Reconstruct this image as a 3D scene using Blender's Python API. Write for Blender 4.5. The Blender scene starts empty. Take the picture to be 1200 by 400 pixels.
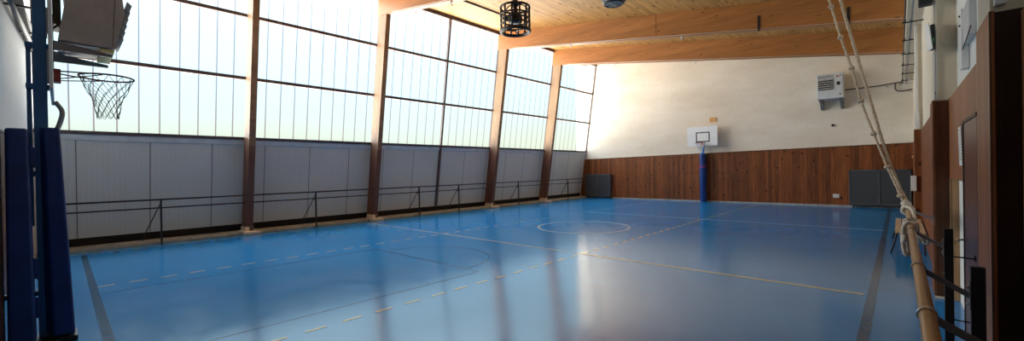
import bpy, bmesh, math, random
from mathutils import Vector, Matrix, noise
random.seed(4)
S = bpy.context.scene
C = S.collection
PI = math.pi

# ------------------------------------------------------------------ nodes
def mat(name):
    m = bpy.data.materials.new(name); m.use_nodes = True
    nt = m.node_tree; nt.nodes.clear()
    out = nt.nodes.new('ShaderNodeOutputMaterial')
    return m, nt, out

class N:
    """tiny node helper"""
    def __init__(s, nt): s.nt = nt
    def n(s, t, **k):
        o = s.nt.nodes.new(t)
        for a, b in k.items(): setattr(o, a, b)
        return o
    def l(s, a, b): s.nt.links.new(a, b)
    def inp(s, sock, v):
        if isinstance(v, bpy.types.NodeSocket): s.l(v, sock)
        else: sock.default_value = v
    def math(s, op, a, b=0.0, c=None, clamp=False):
        o = s.n('ShaderNodeMath', operation=op, use_clamp=clamp)
        s.inp(o.inputs[0], a); s.inp(o.inputs[1], b)
        if c is not None: s.inp(o.inputs[2], c)
        return o.outputs[0]
    def mix(s, f, a, b, blend='MIX'):
        o = s.n('ShaderNodeMix', data_type='RGBA', blend_type=blend)
        s.inp(o.inputs[0], f)
        s.inp(o.inputs[6], a if isinstance(a, bpy.types.NodeSocket) else (*a, 1))
        s.inp(o.inputs[7], b if isinstance(b, bpy.types.NodeSocket) else (*b, 1))
        return o.outputs[2]
    def rng(s, v, a, b, c=0.0, d=1.0, smooth=False):
        o = s.n('ShaderNodeMapRange', clamp=True)
        if smooth: o.interpolation_type = 'SMOOTHSTEP'
        s.inp(o.inputs[0], v)
        for i, x in enumerate((a, b, c, d)): o.inputs[i+1].default_value = x
        return o.outputs[0]
    def vec(s, x, y, z):
        o = s.n('ShaderNodeCombineXYZ')
        s.inp(o.inputs[0], x); s.inp(o.inputs[1], y); s.inp(o.inputs[2], z)
        return o.outputs[0]
    def noise(s, v, scale, detail=3.0, rough=.55):
        o = s.n('ShaderNodeTexNoise'); s.l(v, o.inputs['Vector'])
        o.inputs['Scale'].default_value = scale; o.inputs['Detail'].default_value = detail
        o.inputs['Roughness'].default_value = rough
        return o.outputs[0]
    def coord(s):
        t = s.n('ShaderNodeTexCoord'); x = s.n('ShaderNodeSeparateXYZ'); s.l(t.outputs['Object'], x.inputs[0])
        return t.outputs['Object'], x.outputs[0], x.outputs[1], x.outputs[2]
    def bump(s, h, strength, dist):
        o = s.n('ShaderNodeBump'); s.inp(o.inputs['Strength'], strength); o.inputs['Distance'].default_value = dist
        s.l(h, o.inputs['Height']); return o.outputs[0]

def principled(g, out, col, rough, metal=0.0, normal=None, spec=.5):
    p = g.n('ShaderNodeBsdfPrincipled')
    g.inp(p.inputs['Base Color'], col if isinstance(col, bpy.types.NodeSocket) else (*col, 1))
    g.inp(p.inputs['Roughness'], rough); g.inp(p.inputs['Metallic'], metal)
    p.inputs['Specular IOR Level'].default_value = spec
    if normal is not None: g.l(normal, p.inputs['Normal'])
    g.l(p.outputs[0], out.inputs[0])
    return p

def paint(name, col, rough=.5, metal=0.0, var=.12, scale=3.0, bump=0.0, spec=.5):
    m, nt, out = mat(name); g = N(nt); o, x, y, z = g.coord()
    nz = g.noise(o, scale, 4)
    c = g.mix(g.rng(nz, .3, .7), tuple(v*(1-var) for v in col), tuple(min(1, v*(1+var)) for v in col))
    nrm = g.bump(g.noise(o, scale*14, 3), bump, .004) if bump else None
    principled(g, out, c, rough, metal, nrm, spec)
    return m

def wood(name, ca, cb, along, across, bw, groove=.05, gdark=.35, knots=.5, kden=2.6, rough=.5, kcol=None, vary=.25, spec=.35, kasp=1.6, low_tone=None, kr=(.07, .14)):
    m, nt, out = mat(name); g = N(nt); o, x, y, z = g.coord()
    ax = {'X': x, 'Y': y, 'Z': z, 'XY': None}
    c = g.math('ADD', x, y) if across == 'XY' else ax[across]
    a = ax[along]
    q = g.math('DIVIDE', c, bw)
    bid = g.math('FLOOR', q); fr = g.math('SUBTRACT', q, bid)
    wn = g.n('ShaderNodeTexWhiteNoise', noise_dimensions='1D'); g.l(bid, wn.inputs['W'])
    r = wn.outputs['Value']
    off = g.math('MULTIPLY', r, 37.0)
    gv = g.vec(g.math('MULTIPLY', c, 26.0), g.math('ADD', g.math('MULTIPLY', a, 1.3), off), off)
    gr = g.noise(gv, 1.0, 4, .6)
    col = g.mix(g.rng(gr, .3, .72), ca, cb)
    big = g.noise(g.vec(g.math('MULTIPLY', c, 1.2), g.math('MULTIPLY', a, .5), off), 1.0, 3)
    tone = g.math('ADD', g.math('MULTIPLY', r, vary), g.math('MULTIPLY', big, .5))
    tone = g.math('ADD', tone, .75 - vary/2)
    tv = g.n('ShaderNodeCombineColor'); [g.l(tone, tv.inputs[i]) for i in range(3)]
    col = g.mix(1.0, col, tv.outputs[0], 'MULTIPLY')
    vo = g.n('ShaderNodeTexVoronoi'); vo.inputs['Scale'].default_value = 1.0
    warp = g.math('MULTIPLY', g.math('SUBTRACT', gr, .5), .12)
    g.l(g.vec(g.math('ADD', g.math('MULTIPLY', c, kden*kasp), warp), g.math('ADD', g.math('MULTIPLY', a, kden), off), off), vo.inputs['Vector'])
    kn = g.rng(vo.outputs['Distance'], kr[0], kr[1], 1, 0, True)
    kn = g.math('MULTIPLY', kn, knots)
    col = g.mix(kn, col, kcol or tuple(v*.22 for v in ca))
    if low_tone:      # darker red-brown towards the bottom, fading out at a ragged line
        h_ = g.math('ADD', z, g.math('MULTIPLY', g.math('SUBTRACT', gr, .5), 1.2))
        col = g.mix(g.math('MULTIPLY', g.rng(h_, low_tone[0], low_tone[1], 1, 0, True), .93), col, g.mix(gr, low_tone[2], low_tone[3]))
    if groove:
        e = g.math('MINIMUM', fr, g.math('SUBTRACT', 1.0, fr))
        gm = g.rng(e, 0, groove, 1, 0)
        col = g.mix(gm, col, tuple(v*gdark for v in ca))
        h = g.math('SUBTRACT', g.math('MULTIPLY', gr, .15), gm)
    else: h = g.math('MULTIPLY', gr, .2)
    principled(g, out, col, rough, 0, g.bump(h, .5, .004), spec)
    return m

M = {}
M['ceil'] = wood('pine_decking', (.40, .19, .05), (.60, .33, .105), 'Y', 'X', .12, .05, .5, .85, 1.7, .55, (.15, .055, .015), .3, .3, 2.8, None, (.13, .27))
M['beam'] = wood('glulam_beam', (.31, .12, .033), (.45, .195, .06), 'X', 'Z', .16, .0, .7, .75, 1.8, .4, (.13, .045, .012), .2, .4, 2.2, None, (.06, .13))
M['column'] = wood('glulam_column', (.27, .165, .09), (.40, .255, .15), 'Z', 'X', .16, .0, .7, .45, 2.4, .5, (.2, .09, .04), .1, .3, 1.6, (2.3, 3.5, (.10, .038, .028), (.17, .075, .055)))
M['wains'] = wood('stained_wainscot', (.125, .036, .009), (.27, .088, .024), 'Z', 'XY', .135, .05, .3, .9, 3.0, .5, (.018, .006, .004), .6, .3, 1.3, None, (.10, .19))
M['wains_light'] = wood('worn_wainscot', (.22, .065, .020), (.42, .16, .055), 'Z', 'XY', .085, .13, .2, .45, 2.2, .42, (.06, .02, .01), .4, .4)
M['black_wood'] = wood('near_black_wood', (.022, .007, .003), (.04, .013, .006), 'Z', 'XY', .16, .03, .3, .5, 3.0, .5, (.01, .003, .002), .2, .25)
M['dark_wood'] = wood('dark_pier_wood', (.06, .020, .008), (.11, .038, .014), 'Z', 'XY', .16, .03, .3, .5, 3.0, .45, (.02, .006, .004), .2, .35)
M['rough_wood'] = wood('rough_board', (.30, .17, .08), (.48, .31, .18), 'Z', 'XY', .11, .06, .3, .6, 4.0, .8, (.1, .04, .02), .4, .2)
M['pole_wood'] = wood('varnished_ash', (.36, .22, .10), (.54, .36, .18), 'Y', 'Z', .3, 0, .5, .1, 2.0, .3, (.2, .08, .03), .1, .5)
M['bench_wood'] = wood('bench_slats', (.46, .33, .21), (.66, .52, .36), 'Y', 'X', .3, 0, .5, .3, 3.0, .5, (.16, .08, .04), .1, .3)
M['white_metal'] = paint('white_lacquer', (.80, .82, .82), .35)
M['board_white'] = paint('white_backboard', (.80, .84, .86), .35, var=.04)
M['board_black'] = paint('black_marking', (.02, .02, .022), .5)
M['blue'] = paint('blue_steel_paint', (.025, .15, .40), .38, var=.2, scale=2)
M['blue_light'] = paint('bright_blue_steel', (.03, .22, .62), .4)
M['pad'] = paint('navy_vinyl_pad', (.014, .050, .23), .42, var=.25, scale=5, bump=.25)
M['pad_far'] = paint('royal_vinyl_pad', (.005, .045, .22), .32, var=.25, scale=6, bump=.2)
M['pink'] = paint('pink_tape', (.45, .05, .16), .6)
M['red'] = paint('red_steel', (.30, .018, .018), .4)
M['rim'] = paint('worn_red_rim', (.20, .035, .03), .4)
M['net'] = paint('net_cord', (.16, .14, .13), .8)
M['net_white'] = paint('white_net_cord', (.8, .8, .8), .8)
M['black'] = paint('black_steel', (.012, .012, .013), .45)
M['black_plastic'] = paint('black_plastic', (.012, .012, .014), .5)
M['gap'] = paint('dark_recess', (.012, .011, .011), .8)
M['frame'] = paint('brown_window_frame', (.11, .075, .075), .5)
M['galv'] = paint('galvanised_steel', (.34, .35, .36), .4, .6)
M['grey_metal'] = paint('grey_painted_metal', (.16, .16, .16), .5)
M['steel'] = paint('bright_steel', (.55, .55, .56), .3, .8)
M['heater'] = paint('light_grey_casing', (.62, .66, .68), .4)
M['heater_dark'] = paint('taupe_casing', (.38, .365, .35), .5)
M['yellow'] = paint('yellow_panel', (.70, .58, .22), .6)
M['orange'] = paint('orange_plate', (.62, .34, .12), .6)
M['concrete'] = paint('concrete', (.36, .37, .36), .85, var=.25, scale=6, bump=.4)
M['block'] = paint('pale_concrete', (.66, .58, .48), .85, var=.2, scale=8, bump=.4)
M['rad_frame'] = paint('radiator_frame', (.085, .098, .11), .45, .2)
M['door'] = paint('maroon_door', (.13, .05, .035), .3, var=.1)
M['paper'] = paint('paper', (.85, .85, .83), .8, var=.03)
M['led'] = paint('green_indicator', (.05, .6, .12), .4)
M['conduit'] = paint('dark_conduit', (.07, .055, .05), .5)
M['pvc'] = paint('white_pvc', (.72, .72, .70), .4, var=.05)
M['rubber'] = paint('rubber', (.02, .02, .02), .8)

def plaster(name, a, b, bump=.25):
    m, nt, out = mat(name); g = N(nt); o, x, y, z = g.coord()
    n1 = g.noise(g.vec(g.math('MULTIPLY', x, .35), g.math('MULTIPLY', y, .35), g.math('MULTIPLY', z, .9)), 1.0, 5, .6)
    n2 = g.noise(o, 9.0, 4)
    c = g.mix(g.rng(n1, .3, .7), a, b)
    c = g.mix(g.math('MULTIPLY', g.rng(n2, .45, .8), .18), c, tuple(v*.75 for v in a))
    principled(g, out, c, .85, 0, g.bump(g.noise(o, 30, 4), bump, .006), .2)
    return m
M['wall_far'] = plaster('cream_wall', (.71, .64, .52), (.84, .79, .69))
M['wall_end'] = plaster('white_wall', (.50, .52, .52), (.60, .62, .62))
M['wall_right'] = plaster('beige_render', (.70, .62, .48), (.80, .73, .60), .5)
M['wall_white'] = plaster('whitewash', (.82, .83, .78), (.90, .91, .87))

# rope
def rope_mat():
    m, nt, out = mat('hemp_rope'); g = N(nt); o, x, y, z = g.coord()
    c = g.mix(g.rng(g.noise(o, 55, 3), .3, .7), (.45, .34, .22), (.80, .68, .52))
    principled(g, out, c, .9, 0, g.bump(g.noise(o, 160, 2), .6, .003), .1); return m
M['rope'] = rope_mat()
M['rope_white'] = paint('pale_cotton_rope', (.72, .67, .58), .9, var=.15, scale=30)

# blue sports floor
def floor_mat():
    m, nt, out = mat('blue_resin_floor'); g = N(nt); o, x, y, z = g.coord()
    n1 = g.noise(o, .35, 4, .6); n2 = g.noise(g.vec(g.math('MULTIPLY', x, 1.6), g.math('MULTIPLY', y, 3.2), 0), 1.0, 5, .65)
    n3 = g.noise(o, 40, 3)
    c = g.mix(g.rng(n1, .3, .7), (.010, .205, .55), (.016, .25, .64))
    c = g.mix(g.math('MULTIPLY', g.rng(n2, .4, .9), .3), c, (.03, .17, .45))
    ro = g.math('ADD', g.math('MULTIPLY', g.rng(n2, .35, .75), .07), .13)
    h = g.math('ADD', g.math('MULTIPLY', n2, 1.0), g.math('MULTIPLY', n3, .06))
    p = principled(g, out, c, ro, 0, g.bump(h, .02, .02), .5)
    return m
M['floor'] = floor_mat()
def line_mat(name, col, worn):
    m, nt, out = mat(name); g = N(nt); o, x, y, z = g.coord()
    f = g.rng(g.noise(o, 6, 5, .7), .42, .75, 0, worn)
    c = g.mix(f, col, (.04, .22, .55))
    principled(g, out, c, .16, 0, None, .5); return m
M['line_cream'] = line_mat('cream_line_paint', (.66, .60, .38), .4)
M['line_yellow'] = line_mat('yellow_line_paint', (.72, .56, .16), .3)
M['line_pale'] = line_mat('pale_line_paint', (.40, .50, .52), .6)
M['line_white'] = line_mat('white_line_paint', (.60, .66, .68), .3)
M['line_dark'] = line_mat('dark_blue_line_paint', (.008, .07, .16), .3)

# lower insulated wall panels: fine ribs and joints
def panel_mat():
    m, nt, out = mat('ribbed_grey_panel'); g = N(nt); o, x, y, z = g.coord()
    q = g.math('DIVIDE', g.math('ADD', y, 20.0), 1.35); fr = g.math('FRACT', q)
    e = g.math('MINIMUM', fr, g.math('SUBTRACT', 1.0, fr))
    seam = g.rng(e, .004, .012, 1, 0)
    rib = g.math('SINE', g.math('MULTIPLY', y, 2*PI/.10))
    rl = g.rng(rib, .85, 1.0)
    c = g.mix(g.rng(g.noise(o, .8, 4), .3, .7), (.56, .61, .61), (.62, .67, .67))
    c = g.mix(g.math('MULTIPLY', rl, .12), c, (.30, .31, .34))
    c = g.mix(seam, c, (.16, .16, .18))
    principled(g, out, c, .42, 0, g.bump(g.math('SUBTRACT', g.math('MULTIPLY', rib, .3), seam), .5, .006), .4); return m
M['panel'] = panel_mat()

# translucent corrugated glazing
def pane_mat():
    m, nt, out = mat('fluted_glazing'); g = N(nt); o, x, y, z = g.coord()
    q = g.math('DIVIDE', g.math('ADD', y, 20.0), .41); fr = g.math('FRACT', q)
    e = g.math('MINIMUM', fr, g.math('SUBTRACT', 1.0, fr))
    seam = g.rng(e, .02, .05, 1, 0)
    rib = g.math('SINE', g.math('MULTIPLY', y, 2*PI/.05))
    rl = g.math('MULTIPLY', g.rng(rib, .2, 1.0), .22)
    c = g.mix(rl, (.97, .985, .99), (.80, .86, .92))
    c = g.mix(g.math('MULTIPLY', seam, .9), c, (.58, .50, .55))
    tr = g.n('ShaderNodeBsdfTransparent'); g.l(c, tr.inputs[0])
    tl = g.n('ShaderNodeBsdfTranslucent'); tl.inputs[0].default_value = (.85, .9, .92, 1)
    mx = g.n('ShaderNodeMixShader'); mx.inputs[0].default_value = .012
    g.l(tr.outputs[0], mx.inputs[1]); g.l(tl.outputs[0], mx.inputs[2]); g.l(mx.outputs[0], out.inputs[0])
    return m
M['pane'] = pane_mat()

def mesh_mat():          # perforated radiator front
    m, nt, out = mat('perforated_front'); g = N(nt); o, x, y, z = g.coord()
    a = g.math('SINE', g.math('MULTIPLY', x, 2*PI/.05)); b = g.math('SINE', g.math('MULTIPLY', z, 2*PI/.05))
    h = g.rng(g.math('MULTIPLY', a, b), .0, .5)
    c = g.mix(h, (.07, .08, .09), (.03, .035, .042))
    principled(g, out, c, .45, .2, g.bump(h, .4, .01), .4); return m
M['perf'] = mesh_mat()

# ------------------------------------------------------------------ mesh builder
class MB:
    def __init__(s): s.v = []; s.f = []; s.sm = []
    def add(s, vs, fs, smooth=False):
        k = len(s.v); s.v += [Vector(v) for v in vs]
        s.f += [tuple(i+k for i in f) for f in fs]; s.sm += [smooth]*len(fs); return s
    def box(s, a, b, bev=0.0):
        lo = Vector([min(p, q) for p, q in zip(a, b)]); hi = Vector([max(p, q) for p, q in zip(a, b)])
        bm = bmesh.new(); bmesh.ops.create_cube(bm, size=1)
        for v in bm.verts: v.co = Vector([lo[i]+(v.co[i]+.5)*(hi[i]-lo[i]) for i in range(3)])
        if bev: bmesh.ops.bevel(bm, geom=bm.edges[:], offset=min(bev, min(hi-lo)*.45), segments=2, affect='EDGES', profile=.6)
        s.addbm(bm); return s
    def addbm(s, bm, smooth=False, M4=None):
        bm.verts.index_update()
        vs = [(M4 @ v.co if M4 else v.co.copy()) for v in bm.verts]
        s.add(vs, [[v.index for v in f.verts] for f in bm.faces], smooth); bm.free()
    def prism(s, pts, vec, smooth=False):
        """extrude closed polygon pts by vec"""
        n = len(pts); p = [Vector(q) for q in pts]; w = Vector(vec)
        vs = p + [q+w for q in p]
        fs = [list(range(n))[::-1], list(range(n, 2*n))] + [[i, (i+1) % n, n+(i+1) % n, n+i] for i in range(n)]
        s.add(vs, fs, smooth); return s
    def loft(s, a, b):
        n = len(a); vs = list(a)+list(b)
        s.add(vs, [list(range(n))[::-1], list(range(n, 2*n))] + [[i, (i+1) % n, n+(i+1) % n, n+i] for i in range(n)]); return s
    def tube(s, pts, r, seg=8, closed=False, lobes=0, amp=.0, twist=0.0, smooth=True):
        P = [Vector(p) for p in pts]; n = len(P)
        R = r if isinstance(r, (list, tuple)) else [r]*n
        T = []
        for i in range(n):
            a = P[(i-1) % n] if (closed or i > 0) else P[i]; b = P[(i+1) % n] if (closed or i < n-1) else P[i]
            T.append((b-a).normalized())
        up = Vector((0, 0, 1)) if abs(T[0].z) < .9 else Vector((1, 0, 0))
        u = (up - T[0]*up.dot(T[0])).normalized()
        k0 = len(s.v); vs = []; L = 0
        for i in range(n):
            u = (u - T[i]*u.dot(T[i]))
            u = u.normalized() if u.length > 1e-6 else T[i].orthogonal().normalized()
            w = T[i].cross(u)
            if i: L += (P[i]-P[i-1]).length
            for j in range(seg):
                a = 2*PI*j/seg
                rr = R[i]*(1+amp*math.cos(lobes*a+twist*L)) if lobes else R[i]
                vs.append(P[i]+(u*math.cos(a)+w*math.sin(a))*rr)
        fs = []
        for i in range(n if closed else n-1):
            for j in range(seg):
                a = i*seg+j; b = i*seg+(j+1) % seg; c = ((i+1) % n)*seg+(j+1) % seg; d = ((i+1) % n)*seg+j
                fs.append([a, b, c, d])
        s.add(vs, fs, smooth)
        if not closed:
            s.f.append(tuple(k0+j for j in range(seg))[::-1]); s.sm.append(False)
            s.f.append(tuple(k0+(n-1)*seg+j for j in range(seg))); s.sm.append(False)
        return s
    def cyl(s, a, b, r, seg=20): return s.tube([a, b], r, seg)
    def ball(s, c, r, sc=(1, 1, 1), sub=2):
        bm = bmesh.new(); bmesh.ops.create_icosphere(bm, subdivisions=sub, radius=r)
        s.addbm(bm, True, Matrix.Translation(Vector(c)) @ Matrix.Diagonal((*sc, 1))); return s
    def ring(s, c, R, r, axis='Z', seg=32, sseg=8):
        pts = []
        for i in range(seg):
            a = 2*PI*i/seg; x, y = R*math.cos(a), R*math.sin(a)
            o = {'Z': (x, y, 0), 'Y': (x, 0, y), 'X': (0, x, y)}[axis]
            pts.append(Vector(c)+Vector(o))
        return s.tube(pts, r, sseg, closed=True)
    def build(s, name, m, parent=None, origin=None):
        o0 = parent_world(parent) if parent else Vector(origin or (0, 0, 0))
        me = bpy.data.meshes.new(name)
        me.from_pydata([v-o0 for v in s.v], [], s.f)
        me.polygons.foreach_set('use_smooth', s.sm)
        bm = bmesh.new(); bm.from_mesh(me); bmesh.ops.recalc_face_normals(bm, faces=bm.faces); bm.to_mesh(me); bm.free()
        me.materials.append(M[m] if isinstance(m, str) else m)
        o = bpy.data.objects.new(name, me); C.objects.link(o)
        if parent: o.parent = parent
        else: o.location = o0
        return o
def parent_world(p):
    v = Vector((0, 0, 0))
    while p: v += p.location; p = p.parent
    return v
def thing(name, label, cat, loc, group=None):
    o = bpy.data.objects.new(name, None); C.objects.link(o); o.location = loc; o.empty_display_size = .2
    o['label'] = label; o['category'] = cat
    if group: o['group'] = group
    return o
def tag(o, label, cat, group=None):
    o['label'] = label; o['category'] = cat
    if group: o['group'] = group
    return o
def struct(o): o['kind'] = 'structure'; return o
def spline(pts, n=8):
    """Catmull-Rom resample"""
    P = [Vector(p) for p in pts]; P = [P[0]*2-P[1]]+P+[P[-1]*2-P[-2]]; out = []
    for i in range(1, len(P)-2):
        for k in range(n):
            t = k/n; a, b, c, d = P[i-1:i+3]
            out.append(.5*((2*b)+(c-a)*t+(2*a-5*b+4*c-d)*t*t+(3*b-a-3*c+d)*t**3))
    out.append(P[-2]); return out

# ------------------------------------------------------------------ dimensions (metres)
# X: across the hall (window side negative), Y: along the hall, Z: up
FAR = 22.3; WR = .55
def G(z): return -14.78+.158*z            # inward leaning window wall
def ceil(x): return 6.04-.158*x           # sloping deck
def soffit(x): return 5.25-.156*x         # underside of the beams
def endY(x): return -.42-(x+14.1)*.041    # near end wall, slightly out of square
BAY = [-.40, 3.8, 7.87, 13.95, 18.1, FAR]

# ------------------------------------------------------------------ shell
fl = struct(MB().box((-15.0, -1.3, -.2), (.75, FAR+.1, 0)).build('floor', 'floor'))
def flat(pts, z=.002): return [(p[0], p[1], z) for p in pts]
def quad(b, x0, y0, x1, y1, z=.002): b.box((x0, y0, 0.0003), (x1, y1, z))
L1 = MB(); y = .34
while y < 20.5: quad(L1, -9.49, y, -9.445, y+.23); y += .409
L1.build('court_line', 'line_cream', fl)['label'] = 'cream dashed line nearest the window wall'
L2 = MB(); y = 1.39
while y < 21.6: quad(L2, -4.87, y, -4.82, y+.235, .0025); y += .425
L2.build('court_line', 'line_yellow', fl)['label'] = 'yellow dashed line down the middle of the floor'
b = MB(); quad(b, -14.0, 7.29, -4.9, 7.335, .003); b.build('court_line', 'line_cream', fl)['label'] = 'cream half of the cross line'
b = MB(); quad(b, -4.9, 7.28, -.36, 7.34, .003); b.build('court_line', 'line_yellow', fl)['label'] = 'yellow half of the cross line'
b = MB(); quad(b, -9.4, 14.66, -.33, 14.72, .003); b.build('court_line', 'line_pale', fl)['label'] = 'pale far cross line'
def arc(cx, cy, r, w, a0, a1, z, n=72):
    b = MB()
    for i in range(n):
        t0 = a0+(a1-a0)*i/n; t1 = a0+(a1-a0)*(i+1)/n
        p = [(cx+q*math.cos(t), cy+q*math.sin(t), .0003) for q, t in ((r-w/2, t0), (r+w/2, t0), (r+w/2, t1), (r-w/2, t1))]
        b.prism(p, (0, 0, z))
    return b
arc(-7.08, 10.8, 1.36, .055, 0, 2*PI, .0035).build('court_line', 'line_white', fl)['label'] = 'white centre circle'
b = MB(); quad(b, -.33, 1.0, -.24, FAR-.3, .004); b.build('court_line', 'line_dark', fl)['label'] = 'dark blue side line by the right wall'
b = MB(); quad(b, -13.6, .28, -.33, .37, .004); b.build('court_line', 'line_dark', fl)['label'] = 'dark blue end line'
b = MB(); quad(b, -8.86, .4, -8.84, 4.9, .0015); quad(b, -8.86, 4.9, -5.4, 4.925, .0015); quad(b, -5.4, .4, -5.38, 4.9, .0015)
b.build('court_line', 'line_dark', fl)['label'] = 'thin dark free throw lane lines'
arc(-7.1, 4.93, 1.35, .02, 0, PI, .0012).build('court_line', 'line_dark', fl)['label'] = 'thin dark free throw arc'

x0, x1 = -14.4, .9
b = MB(); b.prism([(x0, -1.4, ceil(x0)), (x1, -1.4, ceil(x1)), (x1, -1.4, ceil(x1)+.14), (x0, -1.4, ceil(x0)+.14)], (0, FAR+1.7, 0))
struct(b.build('ceiling', 'ceil'))

b = MB(); b.prism([(-15, FAR, -.1), (.8, FAR, -.1), (.8, FAR, ceil(.8)+.1), (-13.0, FAR, ceil(-13)+.1), (-15, FAR, 8.4)], (0, .25, 0))
wf = struct(b.build('wall_far', 'wall_far'))
# timber wainscot of the far wall, top edge rising a little to the right
b = MB(); b.prism([(-14.74, FAR-.035, .06), (.40, FAR-.035, .06), (.40, FAR-.035, 2.53), (-14.42, FAR-.035, 2.345)], (0, .034, 0))
b.build('wainscot', 'wains', wf)
b = MB(); b.prism([(-14.42, FAR-.05, 2.345), (.40, FAR-.05, 2.53), (.40, FAR-.05, 2.56), (-14.42, FAR-.05, 2.375)], (0, .05, 0)); b.build('cap_rail', 'dark_wood', wf)
for xx, w_, h_ in ((-8.3, .028, 1.45), (-6.0, .028, 1.45)):
    MB().box((xx, FAR-.042, .08), (xx+w_, FAR-.034, h_)).build('panel_joint', 'dark_wood', wf)
MB().box((-8.3, FAR-.042, 1.45), (-5.972, FAR-.034, 1.478)).build('panel_joint', 'dark_wood', wf)
struct(MB().box((-14.3, FAR-.06, 0), (.36, FAR-.0355, .06)).build('baseboard_far', 'concrete'))

# near end wall (behind and left of the camera)
b = MB(); b.prism([(-15, endY(-15), -.1), (.7, endY(.7), -.1), (.7, endY(.7), ceil(.7)+.1), (-13, endY(-13), ceil(-13)+.1), (-15, endY(-15), 8.4)], (0, -.25, 0))
we = struct(b.build('wall_near', 'wall_end'))
def ew(xa, xb, za, zb, t0, t1):
    return [(xa, endY(xa)+t0, za), (xb, endY(xb)+t0, za), (xb, endY(xb)+t0, zb), (xa, endY(xa)+t0, zb)]
b = MB(); b.prism(ew(-10.6, .5, .02, 2.44, 0.0, 0), (0, .03, 0)); b.build('wainscot', 'dark_wood', we)
b = MB(); b.prism(ew(-10.6, .5, 2.44, 2.47, 0.0, 0), (0, .045, 0)); b.build('cap_rail', 'dark_wood', we)

# clad stub beside the near goal
struct(MB().box((-6.75, endY(-6.2)+.01, 0), (-6.25, -.412, 2.27), .005).build('trim_11', 'dark_wood'))
# window wall: ribbed panels under the glazing
b = MB(); b.prism([(G(.28), -.6, .28), (G(2.83), -.6, 2.83), (G(2.83)-.2, -.6, 2.83), (G(.28)-.2, -.6, .28)], (0, FAR+.7, 0))
wl = struct(b.build('wall_left', 'panel'))
b = MB(); b.prism([(G(.24)-.12, -.6, 0), (G(.24)-.02, -.6, .3), (G(.24)-.2, -.6, .3), (G(.24)-.3, -.6, 0)], (0, FAR+.7, 0)); struct(b.build('trim_1', 'gap'))
b = MB(); b.box((-15.0, -.6, 0), (-14.22, FAR-.06, .075), .01); struct(b.build('baseboard_left', 'concrete'))
b = MB(); b.prism([(G(2.66)+.002, -.5, 2.66), (G(2.66)+.03, -.5, 2.67), (G(2.83)+.035, -.5, 2.80), (G(2.83)+.004, -.5, 2.81)], (0, FAR+.45, 0))
b.build('flashing', 'heater', wl)
b = MB(); b.prism([(G(2.82)-.06, -.5, 2.82), (G(2.82)+.07, -.5, 2.82), (G(2.9)+.07, -.5, 2.89), (G(2.9)-.06, -.5, 2.89)], (0, FAR+.45, 0)); struct(b.build('trim_2', 'frame'))
b = MB(); b.prism([(G(8.1)-.06, -.5, 8.02), (G(8.1)+.08, -.5, 8.02), (G(8.2)+.08, -.5, 8.22), (G(8.2)-.06, -.5, 8.22)], (0, FAR+.45, 0)); struct(b.build('trim_3', 'frame'))
# closing strip between glazing head and deck
b = MB(); b.box((-14.4, -.6, 8.20), (G(8.2)-.02, FAR+.1, 8.5)); struct(b.build('trim_4', 'frame'))

ROWS = [(2.89, 4.575), (4.625, 6.335), (6.385, 8.03)]
def slab(b, y0, y1, z0, z1, o0, o1):
    b.prism([(G(z0)+o0, y0, z0), (G(z0)+o1, y0, z0), (G(z1)+o1, y0, z1), (G(z1)+o0, y0, z1)], (0, y1-y0, 0)); return b
for i in range(5):
    ya, yb = BAY[i], BAY[i+1]
    w = bpy.data.objects.new('window_%d' % (i+1), None); C.objects.link(w); w.location = (G(2.9), (ya+yb)/2, 2.9); struct(w)
    splits = [ya, (ya+yb)/2+.07, yb] if i == 2 else [ya, yb]
    for k in range(len(splits)-1):
        for z0, z1 in ROWS:
            slab(MB(), splits[k]+.005, splits[k+1]-.005, z0, z1, -.012, .008).build('pane', 'pane', w)
    for za, zb in ((4.555, 4.645), (6.315, 6.405)):
        slab(MB(), ya+.0, yb-.0, za, zb, -.03, .05).build('glazing_bar', 'frame', w)
    slab(MB(), ya, ya+.05, 2.89, 8.03, -.03, .03).build('glazing_bar', 'frame', w)
    slab(MB(), yb-.05, yb, 2.89, 8.03, -.03, .03).build('glazing_bar', 'frame', w)
    if i == 2:
        ym = splits[1]; slab(MB(), ym-.04, ym+.04, .30, 8.03, .0, .10).build('mullion', 'frame', w)

# right wall: plaster, deeper between the two nearer piers
rw = MB(); rw.box((WR, -1.3, -.1), (WR+.2, 7.75, 6.2)); struct(rw.build('wall_right', 'wall_white'))
rw = MB(); rw.box((.42, 7.75, -.1), (WR+.2, FAR, 6.2)); struct(rw.build('wall_right', 'wall_right'))
# edge beam carrying the deck
rw = MB(); rw.box((.16, 7.0, 5.02), (.56, FAR, 6.15)); struct(rw.build('trim_5', 'wall_right'))
# upper plaster piers
for k, (xa, ya, yb) in enumerate(((.37, 3.45, 3.9), (.345, 7.72, 8.2), (.30, 13.75, 14.2))):
    struct(MB().box((xa, ya, 2.5), (WR+.01, yb, 6.0)).build('wall_right', 'wall_right'))
# timber lining of the right wall
b = MB(); b.box((.47, 5.9, 1.56), (.492, 7.7, 2.53)); b.box((.47, 3.95, 2.14), (.492, 5.9, 2.53)); b.box((.47, 3.95, .01), (.492, 4.93, 2.14))
struct(b.build('wall_right', 'wains_light'))
b = MB(); b.box((.47, -.9, .01), (.492, 3.38, 2.53)); struct(b.build('wall_right', 'wains_light'))
b = MB(); b.box((.385, 8.2, .06), (.415, 13.72, 2.53)); b.box((.385, 14.2, .06), (.415, FAR-.06, 2.53)); struct(b.build('wall_right', 'wains'))
struct(MB().box((.47, 3.95, 2.53), (.55, 7.7, 2.56)).build('trim_6', 'wains_light'))
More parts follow.
